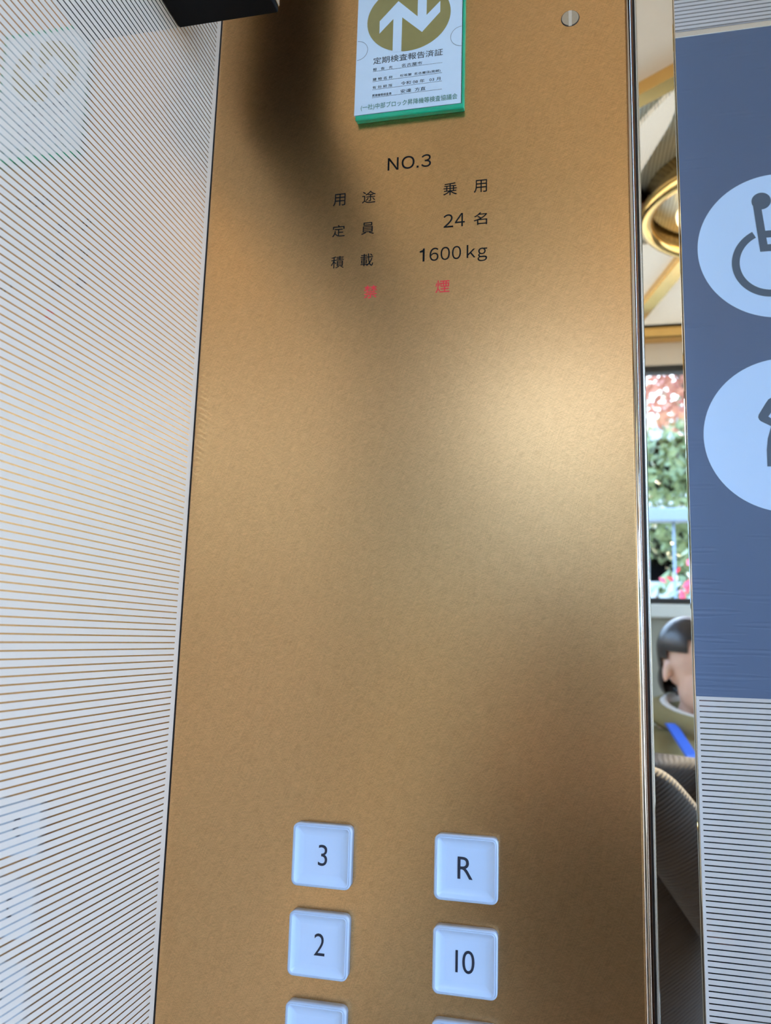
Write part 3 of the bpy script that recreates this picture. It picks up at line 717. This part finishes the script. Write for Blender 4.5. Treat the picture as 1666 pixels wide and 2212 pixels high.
def person(name, base, head_c, face_rot, label, joints, top, top_name, extra_tr=True):
    root = tag(empty(name, base), label, 'person')
    J = joints; V, E = [], []
    def add(k, rx, ry=None, par=None):
        V.append((J[k], rx, ry or rx)); i = len(V) - 1
        if par is not None: E.append((par, i))
        return i
    pel = add('pelvis', .13, .10); wai = add('waist', .12, .09, pel); ch = add('chest', .15, .10, wai); nk = add('neckbase', .07, .06, ch); nt_ = add('neck', .052, .052, nk)
    hd = add('headlow', .05, .05, nt_)
    wr = {}
    for s in 'LR':
        sh = add('sh' + s, .062, .055, ch); el = add('el' + s, .042, .042, sh); wi = add('wr' + s, .027, .024, el); wr[s] = wi
        h = J['hand' + s]; hand_chain(V, E, wi, J['wr' + s], *h)
        hp = add('hip' + s, .090, .085, pel); kn = add('kn' + s, .058, .058, hp); an = add('an' + s, .038, .038, kn); add('toe' + s, .040, .028, an)
    mw = Matrix.Translation(head_c) @ face_rot
    body = skin_mesh('body', V, E, M['skin'], root, 2, 0, .006, [head_parts(mw)])
    face_details(mw, body); hair(mw, body)
    # jacket: torso and sleeves ending at the wrists
    V, E = [], []
    pel = add('pelvis', .165, .13); wai = add('waist', .165, .125, pel); ch = add('chest', .185, .135, wai); add('neckbase', .088, .078, ch)
    for s in 'LR':
        sh = add('sh' + s, .082, .076, ch); el = add('el' + s, .062, .060, sh)
        a, b = Vector(J['el' + s]), Vector(J['wr' + s]); V.append((tuple(a + (b - a) * .97), .044, .042)); E.append((el, len(V) - 1))
    jk = skin_mesh(top_name, V, E, top, root, 3)
    V, E = [], []
    pel = add('pelvis', .14, .115)
    for s in 'LR':
        hp = add('hip' + s, .105, .10, pel); kn = add('kn' + s, .075, .075, hp)
        a = Vector(J['an' + s]); V.append((tuple(a + Vector((0, 0, .03))), .062, .060)); E.append((kn, len(V) - 1))
    skin_mesh('trousers', V, E, M['trousers'], root, 2)
    for s in 'LR':
        bm = bmesh.new(); a = Vector(J['an' + s]); t = Vector(J['toe' + s]); d = (t - a); d.z = 0; d.normalize(); sd = Vector((-d.y, d.x, 0))
        loft(bm, [[tuple(Vector((a.x, a.y, 0)) + d * u + sd * w * c + Vector((0, 0, z_))) for c, z_ in ((-1, .003), (1, .003), (1, h * .6), (.6, h), (-.6, h), (-1, h * .6))] for u, w, h in ((-.07, .03, .06), (-.03, .042, .09), (.05, .044, .085), (.12, .050, .055), (.19, .040, .045), (.215, .02, .03))])
        finish('shoe', bm, M['phone'], root, True)
    return root, jk, mw

# the photographer, holding the phone just behind the lens
px, py = .275, -.86
Jp = dict(pelvis=(px, py - .02, .86), waist=(px, py, 1.0), chest=(px, py, 1.19), neckbase=(px, py + .0, 1.325), neck=(px, py + .01, 1.37), headlow=(px, py + .015, 1.42),
          shR=(px + .165, py + .01, 1.265), elR=(px + .225, py + .19, 1.085), wrR=(px + .022, py + .300, 1.36),
          shL=(px - .155, py + .01, 1.265), elL=(px - .150, py + .19, 1.075), wrL=(px - .105, py + .300, 1.355),
          hipR=(px + .09, py - .02, .80), knR=(px + .10, py + .0, .44), anR=(px + .10, py - .02, .085), toeR=(px + .12, py + .12, .035),
          hipL=(px - .09, py - .02, .80), knL=(px - .10, py + .0, .44), anL=(px - .10, py - .02, .085), toeL=(px - .12, py + .12, .035),
          handR=((-.25, .25, .9), (-.1, .9, -.1), (-.6, .5, .6), (-1, .1, 0)), handL=((.25, .3, .9), (.1, .9, -.1), (.6, .5, .6), (1, .1, 0)))
person('person', (px, py, 0), (px - .03, py + .02, 1.485), Matrix.Rotation(PI, 4, 'Z') @ Matrix.Rotation(.05, 4, 'X'), 'person in a dark brown corduroy jacket holding up a phone, seen in the mirror pillar', Jp, M['cord'], 'corduroy_jacket')
# phone: thin slab lying just behind the lens, square to the view
ph = tag(empty('smartphone', CAM - F_ * .006), 'black smartphone held up by the person in the corduroy jacket', 'phone')
bm = bmesh.new(); add_box(bm, (-.020, -.110, -.0040), (.053, .042, .0040), .003, 3)
bmesh.ops.transform(bm, matrix=Matrix.Translation(CAM - F_ * .0062) @ CAMROT.to_4x4(), verts=bm.verts)
finish('phone_body', bm, M['phone'], ph)
bm = bmesh.new(); add_box(bm, (-.018, -.108, .0040), (.051, .040, .0043), .0001, 1)
bmesh.ops.transform(bm, matrix=Matrix.Translation(CAM - F_ * .0062) @ CAMROT.to_4x4(), verts=bm.verts)
finish('phone_screen', bm, M['dark'], ph)

# the second passenger, near the back window, turned towards the right
qx, qy = .555, -1.74
qa = math.radians(62)          # facing direction in plan
fx, fy = math.cos(qa), math.sin(qa)
def ql(f, l, z): return (qx + f * fx - l * fy, qy + f * fy + l * fx, z)      # forward, left, up
Jq = dict(pelvis=ql(0, 0, .84), waist=ql(0, 0, .97), chest=ql(-.01, 0, 1.15), neckbase=ql(-.01, 0, 1.29), neck=ql(0, 0, 1.335), headlow=ql(.01, 0, 1.38),
          shR=ql(-.02, -.155, 1.235), elR=ql(.01, -.20, .99), wrR=ql(.15, -.10, .87),
          shL=ql(-.02, .155, 1.235), elL=ql(.01, .20, .99), wrL=ql(.15, .12, .87),
          hipR=ql(0, -.09, .79), knR=ql(.02, -.09, .44), anR=ql(-.01, -.09, .085), toeR=ql(.13, -.10, .035),
          hipL=ql(0, .09, .79), knL=ql(.02, .09, .44), anL=ql(-.01, .09, .085), toeL=ql(.13, .10, .035),
          handR=((fx, fy, -.3), (0, 0, 1), (-fy * -.8 + .3 * fx, fx * -.8 * -1 + .3 * fy, .3), (-fy, fx, -.3)), handL=((fx, fy, -.3), (0, 0, 1), (fx, fy, .5), (fy, -fx, -.3)))
rootq, jk, mwq = person('person', (qx, qy, 0), ql(.005, 0, 1.447), Matrix.Rotation(PI / 2 + qa, 4, 'Z') @ Matrix.Rotation(.05, 4, 'X'), 'black haired person in an olive parka with a blue strap by the back window', Jq, M['parka'], 'parka')
bm = bmesh.new(); tube(bm, [ql(-.005 + .092 * math.cos(a), .098 * math.sin(a), 1.325 - .025 * math.cos(a)) for a in [2 * PI * i / 24 for i in range(24)]], .026, 12, True)
finish('parka_collar', bm, M['parka'], rootq, True)
bm = bmesh.new(); tube(bm, [ql(-.005 + .076 * math.cos(a), .080 * math.sin(a), 1.343 - .025 * math.cos(a)) for a in [2 * PI * i / 24 for i in range(24)]], .012, 10, True)
finish('hood_lining', bm, M['collar'], rootq, True)
bm = bmesh.new()
Sx = ((.045, .115, 1.315), (.105, .105, 1.25), (.138, .07, 1.15), (.145, .02, 1.03), (.140, -.02, .93))
loft(bm, [[ql(f + b, l + a, z) for a, b in ((-.014, 0), (.014, 0), (.014, .010), (-.014, .010))] for f, l, z in Sx])
finish('shoulder_strap', bm, M['strap'], rootq)
